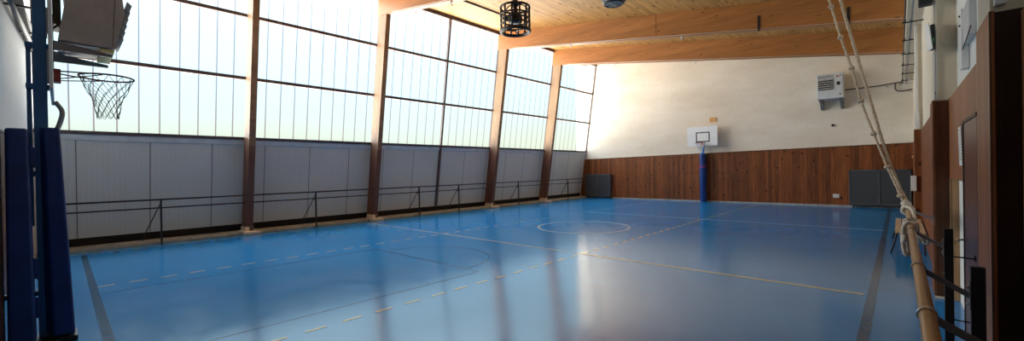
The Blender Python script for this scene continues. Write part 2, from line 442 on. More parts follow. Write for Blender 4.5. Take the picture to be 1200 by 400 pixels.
# timber clad piers
def pier(xa, xb, ya, yb, front, side, k):
    p = bpy.data.objects.new('trim_%d' % k, None); C.objects.link(p); p.location = (xa, ya, 0); struct(p)
    MB().box((xa+.022, ya, .03), (xb, ya+.022, 2.55)).build('front_cladding', front, p)
    MB().box((xa, ya-.004, .03), (xa+.022, yb, 2.56), .006).build('edge_board', side, p)
    MB().box((xa+.022, ya+.022, .03), (xb, yb, 2.53)).build('core', 'dark_wood', p)
pier(.36, .50, 3.40, 3.90, 'black_wood', 'wains_light', 7)
pier(.322, .465, 7.68, 8.2, 'dark_wood', 'wains', 8)
pier(.27, .46, 13.72, 14.2, 'wains', 'wains', 9)
struct(MB().box((.33, 7.67, 0), (.48, 8.2, .03)).build('baseboard_right', 'block'))
struct(MB().box((.468, 7.655, .0), (.548, 7.68, 1.555), .004).build('trim_10', 'rough_wood'))
d = bpy.data.objects.new('door_1', None); C.objects.link(d); d.location = (.45, 5.4, 0); struct(d)
MB().box((.455, 4.95, .01), (.49, 5.86, 2.12), .004).build('door_leaf', 'door', d)
MB().box((.448, 5.86, .0), (.50, 5.90, 2.15)).build('door_frame', 'black', d)
MB().box((.448, 4.92, 2.12), (.50, 5.90, 2.15)).build('door_frame', 'dark_wood', d)
hb = MB(); hb.cyl((.455, 5.78, 1.02), (.40, 5.78, 1.02), .009, 10); hb.cyl((.40, 5.79, 1.02), (.40, 5.67, 1.02), .009, 10); hb.build('door_handle', 'steel', d)

# ------------------------------------------------------------------ timber columns and beams
cn = ['nearest the camera, right of the glazing bay behind the near net', 'second from the camera, where the cream cross line starts',
      'third from the camera, right of the bay with a middle mullion', 'farthest from the camera, next to the far wall bay']
for i, yc in enumerate(BAY[1:5]):
    t = thing('timber_column', 'tapered laminated timber column leaning inward, '+cn[i], 'column', (-14.4, yc, 0), 'columns of the window wall')
    b = MB(); y0 = yc-.085
    pr = [(G(z)+.012, y0, z) for z in (.12, 7.6)]
    top = soffit(-13.2)
    pts = [(G(.12)+.06, y0, .12), (-14.22, y0, .12), (-13.03, y0, soffit(-13.03)+.001), (G(7.55)+.06, y0, soffit(G(7.55)+.06)+.001)]
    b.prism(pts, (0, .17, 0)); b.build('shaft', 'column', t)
    b = MB(); b.box((-14.62, yc-.20, 0), (-13.99, yc+.24, .10), .02); b.box((-14.6, yc-.14, .09), (-14.16, yc-.02, .22), .02); b.build('foot_block', 'block', t)
    e = MB().box((-14.24, yc-.10, .10), (-14.18, yc+.10, .24)); e.build('shoe_plate', 'frame', t)
bn = ['passing over the column nearest the camera', 'over the second column, cut by the top of the photo', 'third from the camera, just beyond the hanging cage',
      'farthest from the camera, in front of the cream end wall']
for i, yc in enumerate(BAY[1:5]):
    t = thing('timber_beam', 'long sloping laminated timber roof beam, '+bn[i], 'beam', (-7, yc, soffit(-7)), 'roof beams')
    b = MB(); y0 = yc-.10; xa, xb = -13.60, .16
    b.prism([(xa, y0, soffit(xa)), (xb, y0, soffit(xb)), (xb, y0, ceil(xb)-.002), (xa+.1, y0, ceil(xa+.1)-.002)], (0, .20, 0)); b.build('laminated_member', 'beam', t)
    b = MB(); b.cyl((-12.6, y0-.008, soffit(-12.6)+.03), (.1, y0-.008, soffit(.1)+.03), .007, 6); b.build('cable', 'pvc', t)
    for xx in ((-9.6, -5.2) if i != 3 else (-9.9, -6.2)):
        e = MB(); e.cyl((xx, yc, soffit(xx)-.03), (xx, yc, soffit(xx)+.01), .035, 12); e.ring((xx, yc, soffit(xx)-.065), .04, .013, 'X', 16, 6)
        e.build('eye_bolt', 'steel', t)
    if i == 2:
        for xx in (-2.95, -.92):
            MB().box((xx-.03, y0-.02, soffit(xx)-.03), (xx+.03, y0-.002, soffit(xx)+.42), .004).build('hanger_strap', 'black', t)
        MB().box((-6.03, y0-.003, soffit(-6)+.01), (-6.015, y0-.0005, ceil(-6)-.01)).build('splice_joint', 'dark_wood', t)

# ------------------------------------------------------------------ ballet/safety rail along the window wall
t = thing('wall_rail', 'thin dark double handrail on posts running in front of the grey panels', 'rail', (-14.15, 11, 0))
MB().cyl((-14.12, -.3, 1.16), (-14.12, FAR-.1, 1.19), .022, 10).build('top_rail', 'black', t)
MB().cyl((-14.22, -.3, .94), (-14.22, FAR-.1, .97), .018, 10).build('lower_rail', 'black', t)
for yy in (1.76, 5.7, 9.75, 11.8, 15.7, 20.0):
    MB().box((-14.14, yy-.02, .0), (-14.10, yy+.02, 1.17)).build('post', 'black', t)
    MB().tube([(-14.13, yy, 1.08), (-14.52, yy-.35, .10)], .014, 6).build('strut', 'black', t)
    MB().box((-14.23, yy-.015, .90), (-14.13, yy+.015, .93)).build('rail_bracket', 'black', t)

# ------------------------------------------------------------------ basketball goals
def net(b, c, R, r, h, n=12, rows=6, th=.003):
    cx, cy, cz = c
    def P(i, k):
        f = k/rows; rr = R+(r-R)*(1-(1-f)**1.6); a = 2*PI*(i+(.5 if k % 2 else 0))/n
        j = .010*math.sin(i*5.3+k*2.1)
        return Vector((cx+(rr+j)*math.cos(a), cy+(rr+j)*math.sin(a), cz-h*f**.92+j*.8))
    for i in range(n):
        for k in range(rows):
            a = P(i, k); j = i if k % 2 == 0 else i+1
            for q in ((P(j if k % 2 else i, k+1) if k % 2 == 0 else P(i, k+1), P(j-1, k+1) if k % 2 == 0 else P(i+1, k+1))):
                m_ = (a+q)/2 - Vector((0, 0, .008))
                b.tube([a, m_, q], th, 5)
        a = P(i, rows); q = P(i+1, rows); m_ = (a+q)/2-Vector((0, 0, .045))
        b.tube([a, a*.7+q*.3-Vector((0, 0, .035)), m_, a*.3+q*.7-Vector((0, 0, .035)), q], th, 5)
def goal(t, bx, by, sgn, z0, z1, hw, rimx, rimz, thick=.025, netmat='net', R=.235, th=.003):
    """board in the XZ plane, rim on the sgn*Y side"""
    bd = MB().box((bx-hw, by-thick/2, z0), (bx+hw, by+thick/2, z1), .003).build('backboard', 'board_white', t)
    f = by+sgn*(thick/2+.003); b = MB(); wx, za, zb, q = .33, rimz+.05, rimz+.55, .05
    for p in (((-wx, za), (wx, za+q)), ((-wx, zb-q), (wx, zb)), ((-wx, za), (-wx+q, zb)), ((wx-q, za), (wx, zb))):
        b.box((rimx+p[0][0], f-.002, p[0][1]), (rimx+p[1][0], f+.002, p[1][1]))
    b.build('target_square', 'board_black', bd)
    rc = (rimx, by+sgn*(R+.20), rimz)
    rm = MB(); rm.ring(rc, R, .010, 'Z', 40, 8); ya = by+sgn*(thick/2)
    for sx in (-1, 1):
        rm.tube([(rimx+sx*.06, ya, rimz+.005), (rimx+sx*.14, by+sgn*.16, rimz), (rimx+sx*R*.8, rc[1]-sgn*R*.6, rimz)], .008, 6)
        rm.tube([(rimx+sx*.05, ya, rimz-.085), (rimx+sx*R*.97, rc[1]-sgn*.05, rimz-.01)], .006, 6)
    ro = rm.build('rim', 'rim', t)
    MB().box((rimx-.08, ya, rimz-.11), (rimx+.08, ya+sgn*.055, rimz+.03), .006).build('rim_bracket', 'red', t)
    nb = MB(); net(nb, rc, R, .10, .43, th=th); nb.build('net', netmat, ro)

t = thing('basketball_goal', 'basketball goal with blue post and red rim against the near end wall, backboard seen edge-on', 'basketball goal', (-6.8, -.25, 0))
goal(t, -6.78, -.05, 1, 2.64, 3.78, .72, -6.78, 2.92)
b = MB(); b.box((-6.88, -.185, .0), (-6.74, -.085, 4.2), .006); b.build('post', 'blue', t)
b = MB(); b.box((-6.84, -.235, 1.25), (-6.79, -.20, 3.22)); b.box((-6.84, -.16, 1.25), (-6.79, -.145, 1.9)); b.build('rear_tube', 'blue', t)
for zz in (3.16, 2.72, 1.78): MB().box((-6.86, -.24, zz), (-6.76, -.07, zz+.055), .004).build('clamp', 'blue', t)
b = MB(); b.tube(spline([(-6.8, -.03, 2.60), (-6.8, .02, 2.5), (-6.8, .005, 2.38), (-6.8, -.035, 2.25)], 6), .022, 8); b.build('brace', 'galv', t)
for za, zb_ in ((2.80, 3.15), (3.35, 3.6)): MB().box((-6.88, -.085, za), (-6.72, -.064, zb_)).build('board_mount', 'galv', t)
for zz in (.5,):
    MB().box((-6.84, endY(-6.8), zz), (-6.78, -.18, zz+.05)).build('wall_arm', 'blue', t)
# crash pads
b = MB(); lo = [(-6.78, -.145, .07), (-6.60, -.075, .07), (-6.58, .082, .07), (-6.84, .085, .07)]; hi = [(-6.78, -.155, 2.30), (-6.63, -.125, 2.30), (-6.62, .0, 2.30), (-6.84, .0, 2.30)]
b.loft(lo, hi); p = b.build('crash_pad', 'pad', t)
md = p.modifiers.new('bevel', 'BEVEL'); md.width = .02; md.segments = 3
b = MB(); lo = [(-6.80, -.40, .07), (-6.50, -.385, .07), (-6.50, -.195, .07), (-6.80, -.20, .07)]; hi = [(-6.80, -.385, 2.27), (-6.50, -.375, 2.27), (-6.50, -.222, 2.27), (-6.80, -.225, 2.27)]
b.loft(lo, hi); p = b.build('crash_pad', 'pad', t)
md = p.modifiers.new('bevel', 'BEVEL'); md.width = .025; md.segments = 3
for zz, w_ in ((2.10, .05), (.95, .06), (.55, .07)):
    b = MB(); b.prism([(-6.52, -.225, zz), (-6.52, -.17, zz-.03), (-6.52, -.172, zz-.24), (-6.52, -.20, zz-.22)], (-.03, 0, 0)); b.build('strap', 'pad', t)
MB().box((-6.90, -.41, .0), (-6.55, .10, .055), .01).build('base_plate', 'black', t)

t = thing('basketball_goal', 'white backboard on a blue padded post in front of the far brown wainscot', 'basketball goal', (-7.26, 22.0, 0))
goal(t, -7.25, 21.95, -1, 2.82, 3.80, .72, -7.22, 2.97, .03, 'net_white', .225, .006)
MB().box((-7.33, 22.02, 0), (-7.21, 22.13, 3.7), .008).build('post', 'blue_light', t)
for za in (3.1, 3.5): MB().box((-7.45, 21.965, za), (-7.07, 22.02, za+.1)).build('board_mount', 'blue_light', t)
MB().box((-7.3, 22.1, 3.3), (-7.24, FAR-.002, 3.36)).build('wall_arm', 'blue_light', t)
b = MB(); pts = []; rr = []
for i in range(60):
    z = .02+2.40*i/59; pts.append((-7.27, 22.05, z)); rr.append(.155*(1-.10*(i == 0 or i == 59)))
b.tube(pts, rr, 28, lobes=2, amp=.06, twist=4.5); pd = b.build('post_pad', 'pad_far', t)
b = MB()
for zz in (1.78, 1.86): b.tube([(-7.27+.168*math.cos(a), 22.05+.168*math.sin(a), zz+.03*math.sin(a)) for a in [2*PI*i/24 for i in range(24)]], .014, 6, closed=True)
b.build('tape', 'pink', pd)

# ------------------------------------------------------------------ radiators on the far wall
def radiator(x0, x1, z0, z1, y0, label):
    t = thing('radiator_cover', label, 'radiator', ((x0+x1)/2, y0, 0), 'radiators on the far wall')
    MB().box((x0, y0+.03, z0), (x1, FAR-.06, z1), .008).build('casing', 'rad_frame', t)
    xm = (x0+x1)/2
    for a, c in ((x0+.05, xm-.03), (xm+.03, x1-.05)):
        MB().box((a, y0+.015, z0+.06), (c, y0+.032, z1-.06)).build('grille', 'perf', t)
    f = MB()
    for a, c in ((x0, x0+.05), (xm-.03, xm+.03), (x1-.05, x1)): f.box((a, y0, z0), (c, y0+.034, z1), .004)
    f.box((x0, y0, z0), (x1, y0+.034, z0+.06), .004); f.box((x0, y0, z1-.06), (x1, y0+.034, z1), .004); f.build('frame', 'rad_frame', t)
    for a in (x0+.1, x1-.15): MB().box((a, y0+.1, 0), (a+.05, y0+.16, z0)).build('foot', 'black', t)
    for a in ((x1, x1+.05),):
        MB().box((a[0], y0+.12, z0+.15), (a[1], y0+.17, z0+.21)).build('valve', 'rad_frame', t)
        MB().box((a[0], y0+.12, z1-.25), (a[1], y0+.17, z1-.19)).build('valve', 'rad_frame', t)
radiator(-14.25, -12.52, .10, 1.44, 22.0, 'grey two-panel radiator cover in the far left corner by the windows')
radiator(-1.52, .34, .10, 1.53, 22.0, 'grey two-panel radiator cover at the right end of the far wall')

# ------------------------------------------------------------------ unit heaters
def unit_heater_far():
    t = thing('unit_heater', 'light grey warm air heater with black louvres high on the far cream wall', 'heater', (-2.0, 21.9, 4.3))
    MB().box((-2.50, 21.62, 4.50), (-1.62, 22.15, 5.52), .02).build('casing', 'heater', t)
    MB().box((-2.46, 21.608, 4.86), (-1.94, 21.622, 5.30)).build('outlet', 'black_plastic', t)
    for k in range(5):
        z = 4.90+k*.088
        b = MB(); b.prism([(-2.46, 21.575, z), (-2.46, 21.61, z+.035), (-2.46, 21.615, z+.045), (-2.46, 21.58, z+.012)], (.52, 0, 0)); b.build('louvre', 'heater', t)
    MB().box((-2.47, 21.61, 5.33), (-1.92, 21.622, 5.47), .004).build('top_panel', 'concrete', t)
    MB().box((-1.90, 21.612, 4.56), (-1.65, 21.622, 5.47), .004).build('control_panel', 'heater', t)
    MB().box((-1.84, 21.60, 5.02), (-1.73, 21.614, 5.16), .004).build('control_window', 'black_plastic', t)
    MB().box((-1.76, 21.604, 4.62), (-1.70, 21.614, 4.67)).build('knob', 'black_plastic', t)
    b = MB(); b.prism([(-1.86, 21.608, 5.36), (-1.83, 21.608, 5.34), (-1.68, 21.608, 5.39), (-1.70, 21.608, 5.43), (-1.78, 21.608, 5.385), (-1.84, 21.608, 5.43)], (0, .006, 0)); b.build('red_badge', 'red', t)
    for xx in (-2.44, -1.76):
        b = MB(); b.prism([(xx, 21.62, 4.5), (xx, FAR, 4.5), (xx, FAR, 4.10), (xx, 22.22, 4.10), (xx, 21.95, 4.38), (xx, 21.70, 4.40)], (.12, 0, 0)); b.build('wall_bracket', 'grey_metal', t)
    MB().box((-2.4, 22.14, 4.8), (-1.7, FAR, 5.2)).build('rear_duct', 'grey_metal', t)
unit_heater_far()

t = thing('unit_heater', 'large taupe warm air heater seen from the side behind the near backboard', 'heater', (-9.8, .1, 3.7))
b = MB(); xa, xb = -10.35, -9.3
prof = [(-.0, 3.86), (.635, 3.84), (.755, 4.45), (.70, 4.95), (.62, 5.15), (.04, 5.15), (.09, 4.5)]
b.prism([(xb, y_, z_) for y_, z_ in prof], (xa-xb, 0, 0)); c = b.build('casing', 'heater_dark', t)
b = MB(); b.prism([(xb+.004, .598, 3.86), (xb+.004, .604, 3.86), (xb+.004, .66, 4.92), (xb+.004, .654, 4.92)], (-.01, 0, 0)); b.build('panel_seam', 'black', c)
for k in range(6):
    z_ = 4.02+k*.115; yy = .64+(z_-3.84)*.19
    b = MB(); b.prism([(-10.3, yy, z_+.05), (-10.3, yy+.06, z_-.01), (-10.3, yy+.065, z_+.01), (-10.3, yy+.005, z_+.07)], (.96, 0, 0)); b.build('louvre', 'grey_metal', t)
MB().box((xa+.05, .0, 3.83), (xb-.03, .55, 3.858)).build('underside', 'grey_metal', t)
for xx in (xb-.02, xa+.1):
    b = MB(); b.prism([(xx, -.10, 3.85), (xx, .60, 3.745), (xx, .60, 3.70), (xx, -.10, 3.70)], (-.05, 0, 0)); b.build('support_arm', 'grey_metal', t)
    MB().box((xx-.05, -.10, 3.70), (xx, -.05, ceil(xx-.05)-.001)).build('hanger', 'grey_metal', t)
MB().box((xa+.06, .46, 3.775), (xb-.03, .62, 3.82)).build('warm_edge', 'yellow', t)
MB().box((-9.95, -.10, 4.12), (-9.42, .04, 4.75)).build('rear_duct', 'black_plastic', t)
b = MB(); b.tube([(-9.34, -.08, 4.22), (-9.34, .05, 4.02)], .012, 6); b.tube([(-9.34, -.08, 3.98), (-9.34, .05, 4.14)], .012, 6); b.build('stay', 'black', t)

# ------------------------------------------------------------------ pipe runs
t = thing('pipe_run', 'pair of grey pipes on brackets rising along the near white end wall', 'pipes', (-11.8, -.5, 4.5))
for dz, off in ((0, .10), (.17, .14)):
    b = MB(); b.tube([(-8.6, endY(-8.6)+off, 4.50+dz), (-14.0, endY(-14)+off, 4.50+dz)], .035, 10); b.build('pipe', 'grey_metal', t)
MB().box((-14.0, endY(-14)+.06, 4.555), (-8.6, endY(-8.6)+.13, 4.6)).build('tray', 'gap', t)
for xx in (-9.3, -10.4, -12.2, -13.4):
    b = MB(); b.box((xx-.02, endY(xx), 4.54), (xx+.02, endY(xx)+.36, 4.57)); b.box((xx-.02, endY(xx)+.33, 4.50), (xx+.02, endY(xx)+.36, 4.66)); b.build('bracket', 'black', t)

t = thing('pipe_run', 'two small pipes on wall brackets high along the right wall towards the far corner', 'pipes', (.2, 15, 4.85))
b = MB(); b.cyl((.125, 7.6, 4.86), (.125, FAR-.12, 4.86), .016, 8); b.tube([(.125, FAR-.12, 4.86), (.06, FAR-.08, 4.84)], .016, 8); b.build('pipe', 'conduit', t)
b = MB(); b.cyl((.235, 7.6, 4.86), (.235, FAR-.02, 4.86), .020, 8); b.build('pipe', 'galv', t)
for yy in (9.0, 10.8, 12.6, 14.42, 16.2, 18.0, 19.7, 21.3):
    b = MB(); b.box((.08, yy-.015, 4.82), (.43, yy+.015, 4.84)); b.box((.10, yy-.02, 4.84), (.15, yy+.02, 4.89)); b.box((.21, yy-.02, 4.84), (.26, yy+.02, 4.89)); b.build('bracket', 'black', t)
t = thing('gas_pipe', 'thin dark pipe from the far heater to the right corner with a U bend', 'pipe', (-.6, 22.2, 4.8))
b = MB(); b.tube([(-1.62, 22.20, 4.86), (-.6, 22.22, 4.87), (.12, 22.22, 4.93)], .022, 8); b.build('pipe', 'conduit', t)
b = MB(); b.tube(spline([(-.07, 22.22, 4.92), (-.08, 22.22, 4.72), (-.02, 22.22, 4.60), (.14, 22.22, 4.575), (.40, 22.22, 4.60)], 8), .022, 8); b.build('bend', 'conduit', t)
for xx in (-1.2, -.35): MB().box((xx, 22.18, 4.80), (xx+.03, FAR, 4.83)).build('clip', 'black', t)

# small things on the far wall
tag(MB().box((-6.99, FAR-.03, 4.02), (-6.68, FAR, 4.24), .006).build('wall_plate', 'orange', None), 'small orange plate on the cream wall above the far backboard', 'plate')
b = MB(); b.cyl((-2.04, FAR, 3.43), (-2.04, FAR-.06, 3.43), .05, 16); tag(b.build('round_fixture', 'black_plastic'), 'small round black fixture on the far cream wall below the heater', 'fixture')
t = thing('wall_socket', 'small white socket low on the far brown wainscot', 'socket', (-1.97, FAR-.05, .42))
MB().box((-2.07, FAR-.07, .36), (-1.86, FAR-.035, .52), .006).build('plate', 'pvc', t)
MB().box((-2.03, FAR-.074, .40), (-1.98, FAR-.068, .48)).build('outlet', 'heater', t); MB().box((-1.95, FAR-.074, .40), (-1.90, FAR-.068, .48)).build('outlet', 'heater', t)
b = MB(); b.cyl((.385, 20.6, 1.98), (.34, 20.6, 1.98), .05, 14); tag(b.build('round_button', 'orange'), 'small orange knob on the wainscot above the right radiator', 'knob')
tag(MB().box((.20, 13.66, 1.10), (.30, 13.72, 1.46), .01).build('junction_box', 'pvc'), 'white box low on the second clad pier behind the tied ropes', 'box')

# ------------------------------------------------------------------ hanging cage fitting
def cage(cx, cy, zb, zt, R, label, m, name, hang):
    t = thing(name, label, 'lamp', (cx, cy, zb))
    H_ = zt-zb
    b = MB(); b.ring((cx, cy, zb+.05), R*.97, .055, 'Z', 40, 8); b.build('lower_ring', m, t)
    b = MB(); b.ring((cx, cy, zb+H_*.80), R, .035, 'Z', 40, 8); b.build('upper_ring', m, t)
    for k in range(3):
        b = MB(); b.ring((cx, cy, zb+H_*(.26+.15*k)), R*1.01, .026, 'Z', 36, 6); b.build('hoop', m, t)
    for k in range(12):
        a = 2*PI*k/12; c_, s_ = math.cos(a), math.sin(a)
        b = MB(); b.tube([(cx+R*c_, cy+R*s_, zb+.05), (cx+R*c_, cy+R*s_, zb+H_*.8)], .03, 6); b.build('bar', m, t)
    for k in range(6):
        a = 2*PI*k/6; c_, s_ = math.cos(a), math.sin(a)
        b = MB(); b.tube([(cx+R*c_, cy+R*s_, zb+H_*.8), (cx+R*.6*c_, cy+R*.6*s_, zb+H_*.92), (cx+.1*c_, cy+.1*s_, zb+H_*.95)], .02, 6); b.build('crown_arm', m, t)
    b = MB(); b.tube([(cx, cy, zb+H_*.82), (cx, cy, zb+H_*.9), (cx, cy, zb+H_), (cx, cy, zb+H_*1.06)], [.07, .12, .12, .05], 16); b.build('hub', m, t)
    b = MB(); b.tube([(cx, cy, zb+H_*.30), (cx, cy, zb+H_*.34), (cx, cy, zb+H_*.5), (cx, cy, zb+H_*.55), (cx, cy, zb+H_*.82)], [.05, .22, .22, .08, .05], 16); b.build('motor', m, t)
    for k in range(4):
        a = 2*PI*k/4+.4; c_, s_ = math.cos(a), math.sin(a)
        b = MB(); p0 = Vector((cx+.1*c_, cy+.1*s_, zb+H_*.48)); p1 = Vector((cx+R*.85*c_, cy+R*.85*s_, zb+H_*.48)); w_ = Vector((-s_, c_, .35))*.09
        b.loft([p0-w_*.5, p0+w_*.5, p1+w_, p1-w_], [q+Vector((0, 0, .012)) for q in (p0-w_*.5, p0+w_*.5, p1+w_, p1-w_)]); b.build('blade', m, t)
    for k in range(3):
        a = 2*PI*k/3; c_, s_ = math.cos(a), math.sin(a)
        b = MB(); b.tube([(cx, cy, zb+.06), (cx+R*.95*c_, cy+R*.95*s_, zb+.05)], .018, 6); b.build('spoke', m, t)
    b = MB(); b.cyl((cx-.05, cy, zt), (cx-.05, cy, ceil(cx)), .006, 6); b.cyl((cx+.05, cy, zt), (cx+.05, cy, ceil(cx)), .006, 6); b.build('suspension', 'black', t)
    return t
cage(-8.58, 9.53, 5.97, 6.93, .445, 'black round cage fan fitting hanging from the pine ceiling', 'black', 'cage_fan', 0)
t = thing('ceiling_lamp', 'grey lamp with a scalloped shade, cut by the top edge of the photo', 'lamp', (-5.27, 9.6, 5.93))
cx, cy, zb = -5.27, 9.6, 5.93
b = MB(); n = 32; 
pts = [(cx, cy, zb+z_) for z_ in (.02, .0, .10, .28, .42)]
b.tube(pts, [.15, .22, .30, .22, .10], 32, lobes=8, amp=.10); b.build('shade', 'grey_metal', t)
b = MB(); b.cyl((cx, cy, zb+.4), (cx, cy, ceil(cx)), .02, 8); b.build('rod', 'galv', t)
b = MB(); b.ring((cx, cy, zb+.02), .23, .03, 'Z', 24, 6); b.build('rim_ring', 'black', t)
b = MB(); b.cyl((-11.2, 9.5, ceil(-11.2)-.03), (-11.2, 12.4, ceil(-11.2)-.03), .028, 8)
tag(b.build('ceiling_conduit', 'black'), 'dark straight rod fixed to the pine ceiling beside the cage fan', 'conduit')

# ------------------------------------------------------------------ ropes, pole and bracket posts on the right
BX, BZ, BR = .075, 1.155, .0255
t = thing('wooden_pole', 'round varnished wooden pole held level on steel brackets along the right wall', 'pole', (BX, 4.2, BZ))
b = MB(); b.tube([(BX, 1.25, BZ), (BX, 1.27, BZ), (BX, 4.0, BZ), (BX, 7.68, BZ), (BX, 7.70, BZ)], [.02, BR, BR, BR, .02], 20); b.build('pole', 'pole_wood', t)
for yy, px_, pz_ in ((2.30, .47, .93), (3.32, .275, 1.03), (5.12, .275, 1.03), (7.55, .32, 1.03)):
    b = MB(); b.tube([(BX, yy-.018, BZ), (BX, yy+.018, BZ)], BR+.006, 20); b.build('ring_clamp', 'steel', t)
    b = MB(); d_ = Vector((px_, yy, pz_))-Vector((BX, yy, BZ)); u_ = d_.normalized(); p0 = Vector((BX, yy, BZ))+u_*(BR+.004); nrm = Vector((-u_.z, 0, u_.x))*.013
    for oy in (-.014, .006):
        b.prism([p0-nrm+Vector((0, oy, 0)), p0+nrm+Vector((0, oy, 0)), Vector((px_, yy+oy, pz_))+nrm, Vector((px_, yy+oy, pz_))-nrm], (0, .008, 0))
    b.build('bracket_arm', 'galv' if yy > 4 else 'grey_metal', t)
    b = MB(); b.box((px_-.006, yy-.03, pz_-.07), (px_, yy+.03, pz_+.07), .002); b.ball((px_-.008, yy, pz_+.045), .009); b.ball((px_-.008, yy, pz_-.045), .009); b.build('fixing_plate', 'galv', t)
for yy, lab in ((3.32, 'black steel post nearest the camera, its top beside the dark clad pier'), (5.12, 'black steel post farther along, standing in front of the white lower wall')):
    t = thing('steel_post', lab, 'post', (.305, yy, 0), 'black posts carrying the wooden pole')
    MB().box((.275, yy-.022, .008), (.33, yy+.022, 1.19), .002).build('upright', 'black', t)
    MB().box((.25, yy-.06, .0), (.36, yy+.06, .01)).build('foot_plate', 'black', t)
    for zz in (1.02, .80): MB().box((.268, yy-.008, zz), (.276, yy+.008, zz+.02)).build('bolt', 'galv', t)
    for zz in ((.955, .42) if yy > 4 else ()):
        b = MB(); b.cyl((.33, yy, zz), (.45, yy, zz-.005), .006, 8); b.box((.448, yy-.03, zz-.02), (.455 if yy > 4 else .47, yy+.03, zz+.02)); b.build('tie_rod', 'black', t)

def rope(pts, r, name, label, knots=(), tail=None, group=None):
    t = thing(name, label, 'rope', pts[0], group)
    sp = spline(pts, 34)
    b = MB(); b.tube(sp, r, 12, lobes=3, amp=.16, twist=2*PI*3/(r*7.5)/3); b.build('rope_line', 'rope', t)
    for kx in knots:
        c = Vector(kx); b = MB()
        b.ball(c, r*1.9, (1, 1, .9), 2)
        for j in range(3):
            a = j*2.1; q = []
            ax = Vector((math.sin(a)*.5, math.cos(a)*.5, .85)).normalized(); u = ax.orthogonal().normalized(); v = ax.cross(u)
            for i in range(18):
                th_ = 2*PI*i/18; q.append(c+(u*math.cos(th_)+v*math.sin(th_))*r*1.75+ax*(j-1)*r*.7)
            b.tube(q, r*.85, 8, closed=True, lobes=3, amp=.12, twist=160)
        b.build('knot', 'rope', t)
    MB().cyl(Vector(pts[0])-Vector((0, 0, .02)), Vector(pts[0])+Vector((0, 0, .03)), r*2.2, 12).build('end_cap', 'steel', t)
    return t
k1 = [(-.715, 7.8, 4.10), (-.61, 7.8, 3.62), (-.49, 7.8, 3.15), (-.39, 7.8, 2.66), (-.257, 7.78, 2.18), (-.118, 7.72, 1.71)]
rope([(-1.05, 7.87, soffit(-1.05)), (-.88, 7.85, 4.75)]+k1+[(.02, 7.6, 1.30), (.045, 7.52, 1.20)], .0145, 'knotted_rope',
     'thinner climbing rope with evenly spaced knots, pulled aside and tied to the wooden pole', [(-.88, 7.85, 4.75)]+k1+[(.01, 7.58, 1.32)])
rope([(-.80, 7.87, soffit(-.8)), (-.603, 7.82, 4.15), (-.395, 7.8, 3.16), (-.155, 7.78, 2.02), (-.012, 7.72, 1.48), (.085, 7.54, 1.215)], .019, 'climbing_rope',
     'thicker twisted climbing rope without knots, right of the knotted one, tied to the wooden pole')
# lashings and tails of the ropes around the pole
t = thing('rope_lashing', 'pale rope wound round the far end of the wooden pole with hanging loops', 'rope', (BX, 7.3, BZ))
b = MB()
for yc in (7.44, 7.38, 7.30):
    q = [(BX+.052*math.cos(a), yc+.02*math.sin(a+1), BZ+.052*math.sin(a)) for a in [2*PI*i/20 for i in range(20)]]
    b.tube(q, .017, 8, closed=True, lobes=3, amp=.15, twist=120)
b.ball((.06, 7.42, 1.23), .055, (1, 1, .8)); b.build('coil', 'rope_white', t)
b = MB(); b.tube(spline([(BX-.035, 7.35, 1.20), (BX+.02, 7.15, 1.198), (BX+.040, 6.8, 1.175), (BX+.042, 6.2, 1.16), (BX+.035, 5.85, 1.185), (BX-.02, 5.70, 1.195), (BX-.045, 5.62, 1.14), (BX-.042, 5.56, 1.02), (BX-.046, 5.58, .90)], 14), .017, 8, lobes=3, amp=.15, twist=110); b.build('tail', 'rope_white', t)
b = MB(); b.tube(spline([(BX-.03, 5.50, 1.19), (BX+.035, 5.46, 1.18), (BX+.05, 5.45, 1.10), (BX+.085, 5.5, 1.07), (BX+.12, 5.55, 1.03), (BX+.115, 5.6, .985), (BX+.07, 5.62, 1.0), (BX+.04, 5.55, 1.06), (BX+.075, 5.5, 1.05), (BX+.10, 5.5, 1.0)], 12), .016, 8, lobes=3, amp=.15, twist=110); b.build('tail', 'rope_white', t)
b = MB(); b.tube(spline([(BX-.01, 5.44, 1.195), (BX-.045, 5.42, 1.16), (BX-.058, 5.42, 1.05), (BX-.045, 5.4, .91), (BX-.015, 5.42, .90), (BX-.02, 5.44, 1.02), (BX-.05, 5.46, 1.10), (BX+.0, 5.48, 1.195)], 12), .016, 8, lobes=3, amp=.15, twist=110)
b.ball((BX-.045, 5.40, 1.04), .028, (.8, 1, 1.4)); b.build('loop', 'rope_white', t)

# ------------------------------------------------------------------ bench
t = thing('bench', 'low wooden slatted bench with thin dark splayed legs by the right wall', 'bench', (.15, 12.1, 0))
for k in range(4):
    xa = -.07+k*.110
    MB().box((xa, 10.8, .425), (xa+.095, 13.5, .455), .006).build('slat', 'bench_wood', t)
for yy in (11.2, 13.1):
    MB().box((-.05, yy-.02, .39), (.355, yy+.02, .425)).build('crossbar', 'black', t)
    for sx, xt in ((-1, -.03), (1, .33)):
        b = MB(); b.tube([(xt, yy, .42), (xt-(.10 if sx < 0 else -.02), yy-(.12 if yy < 12 else -.12), .0)], .016, 8); b.build('leg', 'black', t)
MB().box((.13, 11.2, .30), (.16, 13.1, .33)).build('stretcher', 'black', t)

